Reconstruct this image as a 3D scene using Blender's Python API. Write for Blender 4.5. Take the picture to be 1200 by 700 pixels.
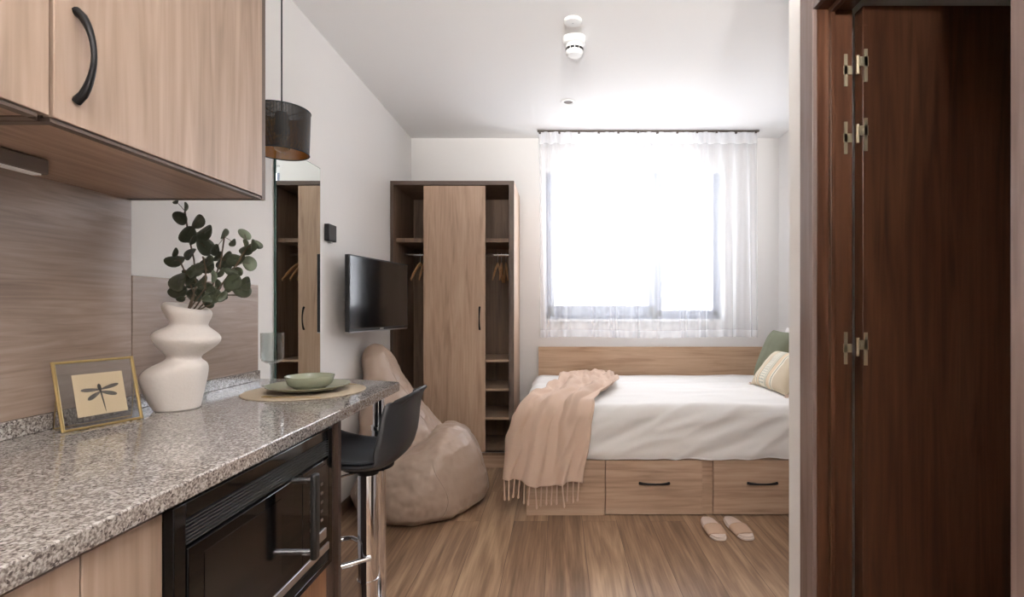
import bpy, bmesh, math, random
from mathutils import Vector, Matrix, noise
C = bpy.context.scene.collection
for o in list(bpy.data.objects): bpy.data.objects.remove(o)
R = math.radians; PI = math.pi
rnd = random.Random(7)
H = 1.183                                    # eye height

# ------------------------------------------------------------------ camera
cam = bpy.data.objects.new('camera', bpy.data.cameras.new('camera')); C.objects.link(cam)
cam.location = (0, 0, H); cam.rotation_euler = (R(90), 0, 0)
cam.data.sensor_width = 36; cam.data.lens = 18; cam.data.clip_start = .02
cam.data.shift_x = -55/1200; cam.data.shift_y = 12/1200
bpy.context.scene.camera = cam

# ------------------------------------------------------------------ world, light, exposure
vs = bpy.context.scene.view_settings
vs.view_transform = 'Standard'; vs.look = 'None'; vs.gamma = 1; vs.use_curve_mapping = False
vs.exposure = 0.38
SKY = 8.6
world = bpy.data.worlds.new('world'); bpy.context.scene.world = world; world.use_nodes = True
bg = world.node_tree.nodes['Background']; bg.inputs[0].default_value = (.97, .985, 1.0, 1); bg.inputs[1].default_value = SKY

def light(name, kind, loc, rot, energy, color=(1, 1, 1), **kw):
    l = bpy.data.lights.new(name, kind); l.energy = energy; l.color = color
    for k, v in kw.items(): setattr(l, k, v)
    o = bpy.data.objects.new(name, l); C.objects.link(o); o.location = loc; o.rotation_euler = rot
    return o
pl = light('window_portal', 'AREA', (.64, 4.60, 1.71), (R(-90), 0, 0), 1, shape='RECTANGLE', size=1.55, size_y=1.27)
pl.data.cycles.is_portal = True
sun = light('sun', 'SUN', (3, 8, 4), (0, 0, 0), .55, (1, .93, .84), angle=R(2))
sun.rotation_euler = Vector((-1, -.62, -.62)).to_track_quat('-Z', 'Y').to_euler()
HALL_FILL = [((.0, .32), 10.1), ((.0, -.85), 10.1)]
UP_FILL = 780                                            # watts of each added, unseen wall uplighter      # hall lamps above: unseen, added to brighten the room
ROOM = [((.065, 3.57), 7)]

# ------------------------------------------------------------------ materials
def new_mat(name):
    m = bpy.data.materials.new(name); m.use_nodes = True
    return m, m.node_tree.nodes, m.node_tree.links, m.node_tree.nodes['Principled BSDF']
def lin(c):
    return tuple([((v/255+.055)/1.055)**2.4 if v > 10 else v/255/12.92 for v in c]+[1])
def plain(name, c, rough=.5, metal=0, bump=0, bscale=200, **kw):
    m, N, L, b = new_mat(name)
    b.inputs['Base Color'].default_value = lin(c); b.inputs['Roughness'].default_value = rough
    b.inputs['Metallic'].default_value = metal
    for k, v in kw.items(): b.inputs[k.replace('_', ' ')].default_value = v
    tc = N.new('ShaderNodeTexCoord'); n = N.new('ShaderNodeTexNoise'); n.inputs['Scale'].default_value = bscale
    n.inputs['Detail'].default_value = 4
    L.new(tc.outputs['Object'], n.inputs['Vector'])
    if bump:
        bp = N.new('ShaderNodeBump'); bp.inputs['Strength'].default_value = bump; bp.inputs['Distance'].default_value = .002
        L.new(n.outputs['Fac'], bp.inputs['Height']); L.new(bp.outputs[0], b.inputs['Normal'])
    return m
def wood(name, dark, mid, light_, axis='Z', rough=.45, s=1.0, bump=.05):
    m, N, L, b = new_mat(name)
    tc = N.new('ShaderNodeTexCoord')
    def mapped(al, ac):
        mp = N.new('ShaderNodeMapping'); sc = [ac*s]*3; sc['XYZ'.index(axis)] = al*s
        mp.inputs['Scale'].default_value = sc; L.new(tc.outputs['Object'], mp.inputs['Vector']); return mp
    a = mapped(.9, 9); n1 = N.new('ShaderNodeTexNoise'); n1.inputs['Scale'].default_value = 1.0; n1.inputs['Detail'].default_value = 6; n1.inputs['Distortion'].default_value = 1.2
    L.new(a.outputs[0], n1.inputs['Vector'])
    c = mapped(3, 75); n2 = N.new('ShaderNodeTexNoise'); n2.inputs['Scale'].default_value = 1.0; n2.inputs['Detail'].default_value = 5
    L.new(c.outputs[0], n2.inputs['Vector'])
    d = mapped(1.6, 26); n3 = N.new('ShaderNodeTexNoise'); n3.inputs['Scale'].default_value = 1.0; n3.inputs['Detail'].default_value = 4; n3.inputs['Distortion'].default_value = 2.0
    L.new(d.outputs[0], n3.inputs['Vector'])
    m1 = N.new('ShaderNodeMath'); m1.operation = 'MULTIPLY_ADD'; m1.inputs[1].default_value = .22
    m2 = N.new('ShaderNodeMath'); m2.operation = 'MULTIPLY_ADD'; m2.inputs[1].default_value = .38
    m3 = N.new('ShaderNodeMath'); m3.operation = 'MULTIPLY'; m3.inputs[1].default_value = .40
    L.new(n1.outputs['Fac'], m3.inputs[0]); L.new(n3.outputs['Fac'], m2.inputs[0]); L.new(m3.outputs[0], m2.inputs[2])
    L.new(n2.outputs['Fac'], m1.inputs[0]); L.new(m2.outputs[0], m1.inputs[2])
    r = N.new('ShaderNodeValToRGB'); e = r.color_ramp.elements
    e[0].position = .34; e[0].color = lin(dark); e[1].position = .64; e[1].color = lin(light_)
    k = r.color_ramp.elements.new(.48); k.color = lin(mid)
    L.new(m1.outputs[0], r.inputs[0]); L.new(r.outputs[0], b.inputs['Base Color'])
    b.inputs['Roughness'].default_value = rough
    bp = N.new('ShaderNodeBump'); bp.inputs['Strength'].default_value = bump; bp.inputs['Distance'].default_value = .002
    L.new(n2.outputs['Fac'], bp.inputs['Height']); L.new(bp.outputs[0], b.inputs['Normal'])
    return m
OAK = ((148, 119, 98), (180, 150, 126), (198, 169, 145))
M = {}
M['oak_v'] = wood('oak_vertical', *OAK, 'Z'); M['oak_h'] = wood('oak_horizontal', *OAK, 'X'); M['oak_y'] = wood('oak_depth', *OAK, 'Y')
M['head'] = wood('headboard_oak', (165, 132, 104), (196, 163, 134), (212, 182, 152), 'X')
M['cab'] = wood('pale_cabinet_oak', (134, 114, 100), (160, 137, 120), (178, 155, 139), 'Z')
M['splash'] = wood('greyed_oak_panel', (126, 108, 96), (150, 130, 117), (170, 151, 138), 'Y', rough=.38, s=1.7)
M['under'] = wood('cabinet_underside_oak', (120, 97, 84), (158, 130, 112), (178, 150, 130), 'Y', rough=.5)
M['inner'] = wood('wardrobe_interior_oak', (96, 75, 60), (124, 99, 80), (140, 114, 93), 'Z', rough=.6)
M['edge'] = plain('dark_brown_edging', (92, 76, 66), .5, bump=.1)
M['edge2'] = plain('dark_panel_edging', (66, 50, 43), .4, bump=.1)
M['walnut'] = wood('dark_walnut', (42, 24, 16), (70, 43, 29), (92, 60, 42), 'Z', rough=.32)
M['arch'] = wood('architrave_painted_sheen', (92, 74, 68), (112, 94, 88), (128, 110, 104), 'Z', rough=.25)  # walnut greyed and lightened, its grazing reflection painted into the colour
M['amber'] = wood('amber_oak', (112, 76, 50), (142, 100, 70), (160, 118, 86), 'Z', rough=.4)
M['wall'] = plain('white_wall_paint', (236, 233, 230), .85, bump=.08, bscale=350)
M['ceil'] = plain('white_ceiling_paint', (244, 243, 242), .9, bump=.05, bscale=300)
M['white'] = plain('white_plastic', (240, 240, 238), .4)
M['black'] = plain('black_plastic', (22, 22, 23), .42)
M['slat'] = plain('dark_grey_slat', (60, 60, 62), .3)
M['blackm'] = plain('matt_black_metal', (26, 25, 26), .38, .6)
M['gloss'] = plain('black_glass', (6, 6, 7), .05, Specular_IOR_Level=.32)
M['screen'] = plain('tv_screen', (12, 11, 12), .12)
M['chrome'] = plain('chrome', (225, 225, 228), .09, 1)
M['steel'] = plain('brushed_steel', (190, 190, 192), .28, 1)
M['brass'] = plain('brass', (192, 168, 116), .28, 1)
M['gold'] = plain('gold_lining', (190, 132, 52), .38, .8)
M['hinge'] = plain('aged_brass_hinge', (176, 164, 140), .5, .8)
M['vase'] = plain('white_ceramic', (226, 218, 212), .75, bump=.6, bscale=120)
M['sage'] = plain('sage_glaze', (150, 152, 132), .22, bump=.05)
M['mat'] = plain('woven_beige', (176, 160, 138), .8, bump=.6, bscale=400)
M['seat'] = plain('black_leatherette', (44, 46, 50), .5, bump=.25, bscale=500)
M['shell'] = plain('black_shell_plastic', (38, 38, 41), .45, bump=.1, bscale=600)
M['linen'] = plain('white_cotton', (240, 236, 232), .9, bump=.2, bscale=300)
M['throw'] = plain('peach_wool', (214, 186, 166), .95, bump=.7, bscale=260)
M['bag'] = plain('taupe_nylon', (180, 157, 141), .40, bump=.12, bscale=500)
M['green'] = plain('sage_cotton', (112, 114, 92), .9, bump=.4, bscale=300)
M['leaf'] = plain('eucalyptus_green', (54, 60, 42), .5, bump=.2, bscale=80)
M['leaf2'] = plain('eucalyptus_pale', (112, 122, 102), .55)
M['stem'] = plain('stem_brown', (84, 68, 50), .7)
M['slip'] = plain('slipper_pink', (204, 172, 148), .9, bump=.5, bscale=400)
M['insole'] = plain('slipper_insole', (224, 204, 192), .9, bump=.4, bscale=400)
M['sole'] = plain('slipper_sole', (226, 208, 196), .8)
M['hanger'] = wood('hanger_wood', (170, 120, 78), (200, 150, 104), (214, 168, 122), 'Y', rough=.35)
M['rail'] = plain('curtain_rail_dark', (86, 76, 68), .5)
M['alu'] = plain('grey_window_frame', (150, 158, 176), .4)
M['paper'] = plain('cream_card', (222, 202, 168), .9)
M['ink'] = plain('grey_ink', (96, 88, 82), .9)
M['inkd'] = plain('dark_ink', (52, 46, 44), .9)
M['basebd'] = wood('baseboard_brown', (90, 68, 54), (116, 90, 72), (130, 104, 84), 'Y')
M['bulb'] = plain('clear_bulb', (200, 190, 170), .1, 0, Transmission_Weight=.8)
M['tile'] = plain('bathroom_tile', (150, 140, 130), .3)
M['facade'] = plain('pale_facade', (214, 208, 200), .9, bump=.2, bscale=20)
M['dim'] = plain('facade_window_grey', (150, 158, 166), .3)

def granite():
    m, N, L, b = new_mat('speckled_granite')
    tc = N.new('ShaderNodeTexCoord')
    def nz(scale, det=3, ty='ShaderNodeTexNoise'):
        n = N.new(ty); n.inputs['Scale'].default_value = scale
        if ty == 'ShaderNodeTexNoise': n.inputs['Detail'].default_value = det
        L.new(tc.outputs['Object'], n.inputs['Vector']); return n
    n1 = nz(230, 3); r1 = N.new('ShaderNodeValToRGB'); e = r1.color_ramp.elements
    e[0].position = .36; e[0].color = lin((110, 101, 96)); e[1].position = .64; e[1].color = lin((184, 179, 174))
    k = e.new(.47); k.color = lin((138, 131, 126)); k = e.new(.54); k.color = lin((162, 154, 148))
    L.new(n1.outputs['Fac'], r1.inputs[0])
    v = nz(300, ty='ShaderNodeTexVoronoi'); r2 = N.new('ShaderNodeValToRGB'); e = r2.color_ramp.elements
    L.new(v.outputs['Color'], r2.inputs[0]); e[0].position = .20; e[0].color = (1, 1, 1, 1); e[1].position = .24; e[1].color = (0, 0, 0, 1)
    mx = N.new('ShaderNodeMix'); mx.data_type = 'RGBA'; L.new(r2.outputs[0], mx.inputs[0]); L.new(r1.outputs[0], mx.inputs[6]); mx.inputs[7].default_value = lin((84, 76, 74))
    v2 = nz(170, ty='ShaderNodeTexVoronoi'); r3 = N.new('ShaderNodeValToRGB'); e = r3.color_ramp.elements
    L.new(v2.outputs['Color'], r3.inputs[0]); e[0].position = .76; e[0].color = (0, 0, 0, 1); e[1].position = .8; e[1].color = (.8, .8, .8, 1)
    mx2 = N.new('ShaderNodeMix'); mx2.data_type = 'RGBA'; L.new(r3.outputs[0], mx2.inputs[0]); L.new(mx.outputs[2], mx2.inputs[6]); mx2.inputs[7].default_value = lin((194, 188, 183))
    L.new(mx2.outputs[2], b.inputs['Base Color']); b.inputs['Roughness'].default_value = .07; b.inputs['IOR'].default_value = 1.65
    return m
M['granite'] = granite()

def floor_mat():
    m, N, L, b = new_mat('laminate_planks')
    tc = N.new('ShaderNodeTexCoord'); mp = N.new('ShaderNodeMapping'); mp.inputs['Rotation'].default_value = (0, 0, R(90)); mp.inputs['Location'].default_value = (.35, .06, 0)
    L.new(tc.outputs['Object'], mp.inputs['Vector'])
    br = N.new('ShaderNodeTexBrick'); br.offset = .37; br.inputs['Scale'].default_value = 1
    br.inputs['Brick Width'].default_value = 1.25; br.inputs['Row Height'].default_value = .19; br.inputs['Mortar Size'].default_value = .0012; br.inputs['Mortar Smooth'].default_value = .2
    br.inputs['Color1'].default_value = (0, 0, 0, 1); br.inputs['Color2'].default_value = (1, 1, 1, 1); br.inputs['Mortar'].default_value = (.2, .2, .2, 1); br.inputs['Bias'].default_value = 0
    L.new(mp.outputs[0], br.inputs['Vector'])
    # per-plank offset of the grain
    cv = N.new('ShaderNodeVectorMath'); cv.operation = 'SCALE'; cv.inputs['Scale'].default_value = 7.0; L.new(br.outputs['Color'], cv.inputs[0])
    ad = N.new('ShaderNodeVectorMath'); L.new(tc.outputs['Object'], ad.inputs[0]); L.new(cv.outputs[0], ad.inputs[1])
    def grain(ac, al, det, dist):
        g = N.new('ShaderNodeMapping'); g.inputs['Scale'].default_value = (ac, al, 1); L.new(ad.outputs[0], g.inputs['Vector'])
        n = N.new('ShaderNodeTexNoise'); n.inputs['Scale'].default_value = 1; n.inputs['Detail'].default_value = det; n.inputs['Distortion'].default_value = dist
        L.new(g.outputs[0], n.inputs['Vector']); return n
    g1 = grain(13, 1.1, 6, 1.6); g2 = grain(110, 4, 4, .3)
    a = N.new('ShaderNodeMath'); a.operation = 'MULTIPLY_ADD'; a.inputs[1].default_value = .62; L.new(g1.outputs['Fac'], a.inputs[0])
    c = N.new('ShaderNodeMath'); c.operation = 'MULTIPLY'; c.inputs[1].default_value = .30; L.new(g2.outputs['Fac'], c.inputs[0]); L.new(c.outputs[0], a.inputs[2])
    d = N.new('ShaderNodeMath'); d.operation = 'MULTIPLY_ADD'; d.inputs[1].default_value = .13; L.new(br.outputs['Color'], d.inputs[0]); L.new(a.outputs[0], d.inputs[2])
    r = N.new('ShaderNodeValToRGB'); e = r.color_ramp.elements
    e[0].position = .36; e[0].color = lin((108, 83, 63)); e[1].position = .70; e[1].color = lin((186, 156, 126)); k = e.new(.52); k.color = lin((145, 115, 91))
    L.new(d.outputs[0], r.inputs[0])
    mx = N.new('ShaderNodeMix'); mx.data_type = 'RGBA'; L.new(br.outputs['Fac'], mx.inputs[0]); L.new(r.outputs[0], mx.inputs[6]); mx.inputs[7].default_value = lin((84, 62, 48))
    L.new(mx.outputs[2], b.inputs['Base Color']); b.inputs['Roughness'].default_value = .36
    bp = N.new('ShaderNodeBump'); bp.inputs['Strength'].default_value = .08; bp.inputs['Distance'].default_value = .002
    L.new(g2.outputs['Fac'], bp.inputs['Height']); L.new(bp.outputs[0], b.inputs['Normal'])
    return m
M['floor'] = floor_mat()

def mix_mat(name, build):
    m = bpy.data.materials.new(name); m.use_nodes = True; N = m.node_tree.nodes; L = m.node_tree.links
    N.remove(N['Principled BSDF']); out = N['Material Output']; L.new(build(N, L), out.inputs[0]); return m
def shader(N, ty, col=(1, 1, 1, 1), rough=None):
    s = N.new(ty); s.inputs[0].default_value = col
    if rough is not None: s.inputs['Roughness'].default_value = rough
    return s
def mix(N, L, f, a, b):
    x = N.new('ShaderNodeMixShader')
    if isinstance(f, (int, float)): x.inputs[0].default_value = f
    else: L.new(f, x.inputs[0])
    L.new(a.outputs[0], x.inputs[1]); L.new(b.outputs[0], x.inputs[2]); return x
def sheer(op):
    def build(N, L):
        t = shader(N, 'ShaderNodeBsdfTransparent', (.98, .98, 1, 1))
        tr = shader(N, 'ShaderNodeBsdfTranslucent', (.93, .93, .94, 1)); df = shader(N, 'ShaderNodeBsdfDiffuse', (.88, .88, .88, 1))
        # threads: denser where the cloth is seen edge on
        lw = N.new('ShaderNodeLayerWeight'); lw.inputs['Blend'].default_value = .35
        mr = N.new('ShaderNodeMapRange'); mr.inputs[3].default_value = op; mr.inputs[4].default_value = min(1, op+.22); L.new(lw.outputs['Facing'], mr.inputs[0])
        cloth = mix(N, L, .5, tr, df)
        return mix(N, L, mr.outputs[0], t, cloth).outputs[0]
    return build
M['sheer'] = mix_mat('sheer_voile', sheer(.30)); M['sheer2'] = mix_mat('sheer_header', sheer(.6))
def pane(tint, k=.06):
    def build(N, L):
        t = shader(N, 'ShaderNodeBsdfTransparent', tint); g = shader(N, 'ShaderNodeBsdfGlossy', (1, 1, 1, 1), .02)
        lw = N.new('ShaderNodeLayerWeight'); p = N.new('ShaderNodeMath'); p.operation = 'POWER'; p.inputs[1].default_value = 3; lw.inputs['Blend'].default_value = .5
        L.new(lw.outputs['Facing'], p.inputs[0]); q = N.new('ShaderNodeMath'); q.operation = 'MULTIPLY_ADD'; q.inputs[1].default_value = .8; q.inputs[2].default_value = .045; L.new(p.outputs[0], q.inputs[0])
        return mix(N, L, q.outputs[0], t, g).outputs[0]
    return build
M['pane'] = mix_mat('window_glass', pane((.97, .98, 1, 1))); M['pane2'] = mix_mat('picture_glass', pane((.95, .95, .95, 1)))
M['smoke'] = mix_mat('smoked_glass', pane((.86, .885, .88, 1))); M['smoke2'] = mix_mat('smoked_glass_stem', pane((.66, .69, .68, 1))); M['mirror'] = plain('mirror_silver', (226, 232, 230), .015, 1)
M['glassedge'] = plain('green_glass_edge', (60, 92, 86), .15)
def perf(base, metal, rough):
    def build(N, L):
        t = shader(N, 'ShaderNodeBsdfTransparent'); p = N.new('ShaderNodeBsdfPrincipled'); p.inputs['Base Color'].default_value = base; p.inputs['Metallic'].default_value = metal; p.inputs['Roughness'].default_value = rough
        uv = N.new('ShaderNodeTexCoord'); v = N.new('ShaderNodeTexVoronoi'); v.inputs['Scale'].default_value = 260; v.inputs['Randomness'].default_value = 0; v.voronoi_dimensions = '2D'
        L.new(uv.outputs['UV'], v.inputs['Vector'])
        lt = N.new('ShaderNodeMath'); lt.operation = 'LESS_THAN'; lt.inputs[1].default_value = .22; L.new(v.outputs['Distance'], lt.inputs[0])
        return mix(N, L, lt.outputs[0], p, t).outputs[0]
    return build
M['perf'] = mix_mat('perforated_black_metal', perf(lin((24, 22, 22)), .3, .5)); M['perfg'] = mix_mat('perforated_gold_lining', perf(lin((196, 136, 56)), .7, .4))
def lampglow():
    def build(N, L):
        e = N.new('ShaderNodeEmission'); e.inputs[0].default_value = (1, .93, .84, 1); e.inputs[1].default_value = 6; return e.outputs[0]
    return build
M['glow'] = mix_mat('added_lamp_glow', lampglow())  # emission used only by the added hall and wall lamps
def bag_mat():
    m, N, L, b = new_mat('taupe_nylon_wrinkled')
    b.inputs['Base Color'].default_value = lin((168, 146, 130)); b.inputs['Roughness'].default_value = .42
    tc = N.new('ShaderNodeTexCoord'); mp = N.new('ShaderNodeMapping'); mp.inputs['Scale'].default_value = (1, 1, 2.2); mp.inputs['Rotation'].default_value = (.3, .5, 0)
    L.new(tc.outputs['Object'], mp.inputs['Vector'])
    n = N.new('ShaderNodeTexNoise'); n.noise_type = 'RIDGED_MULTIFRACTAL'; n.inputs['Scale'].default_value = 3.2; n.inputs['Detail'].default_value = 2.5; n.inputs['Distortion'].default_value = .6
    L.new(mp.outputs[0], n.inputs['Vector'])
    bp = N.new('ShaderNodeBump'); bp.inputs['Strength'].default_value = .55; bp.inputs['Distance'].default_value = .012
    L.new(n.outputs['Fac'], bp.inputs['Height']); L.new(bp.outputs[0], b.inputs['Normal'])
    return m
M['bag'] = bag_mat()
def cushion_mat():
    m, N, L, b = new_mat('striped_woven_cushion')
    tc = N.new('ShaderNodeTexCoord'); sp = N.new('ShaderNodeSeparateXYZ'); L.new(tc.outputs['Object'], sp.inputs[0])
    r = N.new('ShaderNodeValToRGB'); r.color_ramp.interpolation = 'CONSTANT'; e = r.color_ramp.elements
    mr = N.new('ShaderNodeMapRange'); mr.inputs[1].default_value = -.25; mr.inputs[2].default_value = .25; L.new(sp.outputs[0], mr.inputs[0]); L.new(mr.outputs[0], r.inputs[0])
    tan = (206, 190, 164); cream = (232, 224, 206); sage = (150, 152, 132); pk = (222, 200, 170)
    st = [(0, tan), (.20, cream), (.225, sage), (.24, pk), (.30, sage), (.315, cream), (.46, sage), (.475, cream), (.50, sage), (.515, pk), (.60, cream), (.63, (120, 118, 104)), (.645, cream), (.68, tan)]
    e[0].position = 0; e[0].color = lin(st[0][1]); e[1].position = st[1][0]; e[1].color = lin(st[1][1])
    for p, c in st[2:]: k = e.new(p); k.color = lin(c)
    v = N.new('ShaderNodeTexVoronoi'); v.inputs['Scale'].default_value = 55; v.inputs['Randomness'].default_value = 0; v.voronoi_dimensions = '2D'; L.new(tc.outputs['Object'], v.inputs['Vector'])
    lt = N.new('ShaderNodeMath'); lt.operation = 'LESS_THAN'; lt.inputs[1].default_value = .27; L.new(v.outputs['Distance'], lt.inputs[0])
    band = N.new('ShaderNodeMath'); band.operation = 'COMPARE'; band.inputs[1].default_value = -.056; band.inputs[2].default_value = .033; L.new(sp.outputs[0], band.inputs[0])
    mu = N.new('ShaderNodeMath'); mu.operation = 'MULTIPLY'; L.new(lt.outputs[0], mu.inputs[0]); L.new(band.outputs[0], mu.inputs[1])
    mx = N.new('ShaderNodeMix'); mx.data_type = 'RGBA'; L.new(mu.outputs[0], mx.inputs[0]); L.new(r.outputs[0], mx.inputs[6]); mx.inputs[7].default_value = lin((128, 138, 134))
    L.new(mx.outputs[2], b.inputs['Base Color']); b.inputs['Roughness'].default_value = .95
    n = N.new('ShaderNodeTexNoise'); n.inputs['Scale'].default_value = 300; L.new(tc.outputs['Object'], n.inputs['Vector'])
    bp = N.new('ShaderNodeBump'); bp.inputs['Strength'].default_value = .6; bp.inputs['Distance'].default_value = .002; L.new(n.outputs['Fac'], bp.inputs['Height']); L.new(bp.outputs[0], b.inputs['Normal'])
    return m
M['cushion'] = cushion_mat()

# ------------------------------------------------------------------ helpers
def at(x, y, Y):                                 # a picture point at depth Y, used to read sizes off the photograph
    return Vector(((x-655)*Y/600, Y, H-(y-362)*Y/600))
class MB:
    def __init__(s): s.v = []; s.f = []; s.uv = None
    def box(s, x0, x1, y0, y1, z0, z1):
        n = len(s.v); s.v += [(x, y, z) for z in (z0, z1) for y in (y0, y1) for x in (x0, x1)]
        s.f += [[n+i for i in q] for q in ((0, 2, 3, 1), (4, 5, 7, 6), (0, 1, 5, 4), (2, 6, 7, 3), (0, 4, 6, 2), (1, 3, 7, 5))]; return s
    def loft(s, rings, cap=True, closed=True):
        n = len(s.v); k = len(rings[0])
        for r in rings: s.v += [tuple(p) for p in r]
        for i in range(len(rings)-1):
            for j in range(k if closed else k-1):
                a, b = n+i*k+j, n+i*k+(j+1) % k; s.f.append([a, b, b+k, a+k])
        if cap: s.f.append([n+j for j in range(k)][::-1]); s.f.append([n+(len(rings)-1)*k+j for j in range(k)])
        return s
    def lathe(s, cx, cy, prof, n=32, cap=True):   # prof: (r, z)
        return s.loft([[(cx+r*math.cos(2*PI*i/n), cy+r*math.sin(2*PI*i/n), z) for i in range(n)] for r, z in prof], cap)
    def tube(s, pts, rad, n=10, cap=True, sx=1, sy=1):
        pts = [Vector(p) for p in pts]; rr = rad if isinstance(rad, (list, tuple)) else [rad]*len(pts); rings = []
        t0 = (pts[1]-pts[0]).normalized(); up = Vector((0, 0, 1)) if abs(t0.z) < .9 else Vector((1, 0, 0)); u = t0.cross(up).normalized()
        for i, p in enumerate(pts):
            t = (pts[min(i+1, len(pts)-1)]-pts[max(i-1, 0)]).normalized(); u = (u-t*u.dot(t)).normalized(); w = t.cross(u)
            rings.append([p+(u*math.cos(2*PI*j/n)*sx+w*math.sin(2*PI*j/n)*sy)*rr[i] for j in range(n)])
        return s.loft(rings, cap)
    def grid(s, nu, nv, fn):
        n = len(s.v)
        for i in range(nu+1):
            for j in range(nv+1): s.v.append(tuple(fn(i/nu, j/nv)))
        for i in range(nu):
            for j in range(nv):
                a = n+i*(nv+1)+j; s.f.append([a, a+nv+1, a+nv+2, a+1])
        return s
    def prism(s, poly, z0, z1):
        n = len(s.v); k = len(poly); s.v += [(x, y, z0) for x, y in poly]+[(x, y, z1) for x, y in poly]
        s.f.append([n+i for i in range(k)][::-1]); s.f.append([n+k+i for i in range(k)])
        for i in range(k): j = (i+1) % k; s.f.append([n+i, n+j, n+k+j, n+k+i])
        return s
def root_off(p):
    o = Vector((0, 0, 0))
    while p is not None: o += p.location; p = p.parent
    return o
def obj(name, mb, mat, parent=None, loc=None, bevel=0, sub=0, solid=0, angle=38, smooth=True):
    off = root_off(parent) if parent is not None else Vector(loc or (0, 0, 0))
    me = bpy.data.meshes.new(name)
    me.from_pydata([tuple(Vector(v)-off) for v in mb.v], [], mb.f); me.update()
    bm = bmesh.new(); bm.from_mesh(me); bmesh.ops.recalc_face_normals(bm, faces=bm.faces); bm.to_mesh(me); bm.free()
    if smooth:
        me.polygons.foreach_set('use_smooth', [True]*len(me.polygons)); me.set_sharp_from_angle(angle=R(angle))
    if mb.uv:
        uvl = me.uv_layers.new(name='UVMap')
        for lp in me.loops: uvl.data[lp.index].uv = mb.uv[lp.vertex_index]
    me.materials.append(M[mat] if isinstance(mat, str) else mat)
    o = bpy.data.objects.new(name, me); C.objects.link(o)
    if parent is not None: o.parent = parent
    else: o.location = off
    if bevel:
        b = o.modifiers.new('bevel', 'BEVEL'); b.width = bevel; b.segments = 2; b.limit_method = 'ANGLE'; b.angle_limit = R(40)
    if solid: d = o.modifiers.new('solid', 'SOLIDIFY'); d.thickness = solid; d.offset = 0
    if sub: d = o.modifiers.new('sub', 'SUBSURF'); d.levels = sub; d.render_levels = sub
    return o
def tag(o, label=None, cat=None, group=None, kind=None):
    for k, v in (('label', label), ('category', cat), ('group', group), ('kind', kind)):
        if v: o[k] = v
    return o
def thing(name, loc, label, cat, group=None):
    o = bpy.data.objects.new(name, None); C.objects.link(o); o.location = loc; o.empty_display_size = .1
    return tag(o, label, cat, group)
def struct(name, mb, mat, **kw): return tag(obj(name, mb, mat, **kw), kind='structure')
def copy_tree(o, parent=None):
    c = o.copy(); C.objects.link(c)
    if parent is not None: c.parent = parent
    for ch in [x for x in bpy.data.objects if x.parent == o]: copy_tree(ch, c)
    return c
def bow(p0, p1, out, rise=.03, r=.005, n=14):    # bow-shaped furniture handle with flared feet
    p0, p1, out = Vector(p0), Vector(p1), Vector(out); pts = []; rr = []
    for i in range(n+1):
        t = i/n; a = math.sin(PI*t)**.62; pts.append(p0.lerp(p1, t)+out*rise*a); rr.append(r*(1.45-.6*math.sin(PI*t)))
    return MB().tube(pts, rr, 10)

# ------------------------------------------------------------------ room shell
XL, YB, ZC = -1.25, 4.335, 2.628
XR, XH = 1.86, .72
WX0, WX1, WZ0, WZ1 = -.115, 1.40, 1.09, 2.40
struct('floor', MB().box(-1.4, 2.2, -1.75, 4.62, -.1, 0), 'floor', smooth=False)
struct('ceiling', MB().box(-1.4, 2.2, -1.75, 4.62, ZC, ZC+.12), 'ceil', smooth=False)
struct('wall_left', MB().box(XL-.12, XL, -1.72, 4.6, 0, ZC), 'wall', smooth=False)
struct('wall_far', MB().box(XL, WX0, YB, YB+.25, 0, ZC).box(WX1, XR, YB, YB+.25, 0, ZC).box(WX0, WX1, YB, YB+.25, 0, WZ0).box(WX0, WX1, YB, YB+.25, WZ1, ZC), 'wall', smooth=False)
struct('wall_right', MB().box(XR, XR+.12, 1.506, 4.585, 0, ZC), 'wall', smooth=False)
struct('wall_hall', MB().box(XH, XH+.10, -1.6, .79, 0, ZC).box(XH, XH+.10, 1.445, 1.606, 0, ZC).box(XH, XH+.10, .79, 1.445, 2.035, ZC), 'wall', bevel=.004, smooth=False)
struct('wall_partition', MB().box(XH+.10, XR, 1.506, 1.606, 0, ZC), 'wall', smooth=False)
struct('wall_rear', MB().box(XL, XR+.12, -1.72, -1.6, 0, ZC), 'wall', smooth=False)
struct('wall_bathroom', MB().box(XR, XR+.12, -1.6, 1.506, 0, ZC), 'tile', smooth=False)
struct('baseboard_left', MB().box(XL, XL+.012, 1.51, 3.78, 0, .07), 'basebd', bevel=.002)
struct('baseboard_far', MB().box(-.32, -.19, YB-.012, YB, 0, .07), 'basebd', bevel=.002)
struct('baseboard_hall', MB().box(XH-.012, XH, -1.58, .73, 0, .07).box(XH-.012, XH, 1.51, 1.6, 0, .07), 'basebd', bevel=.002)

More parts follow.
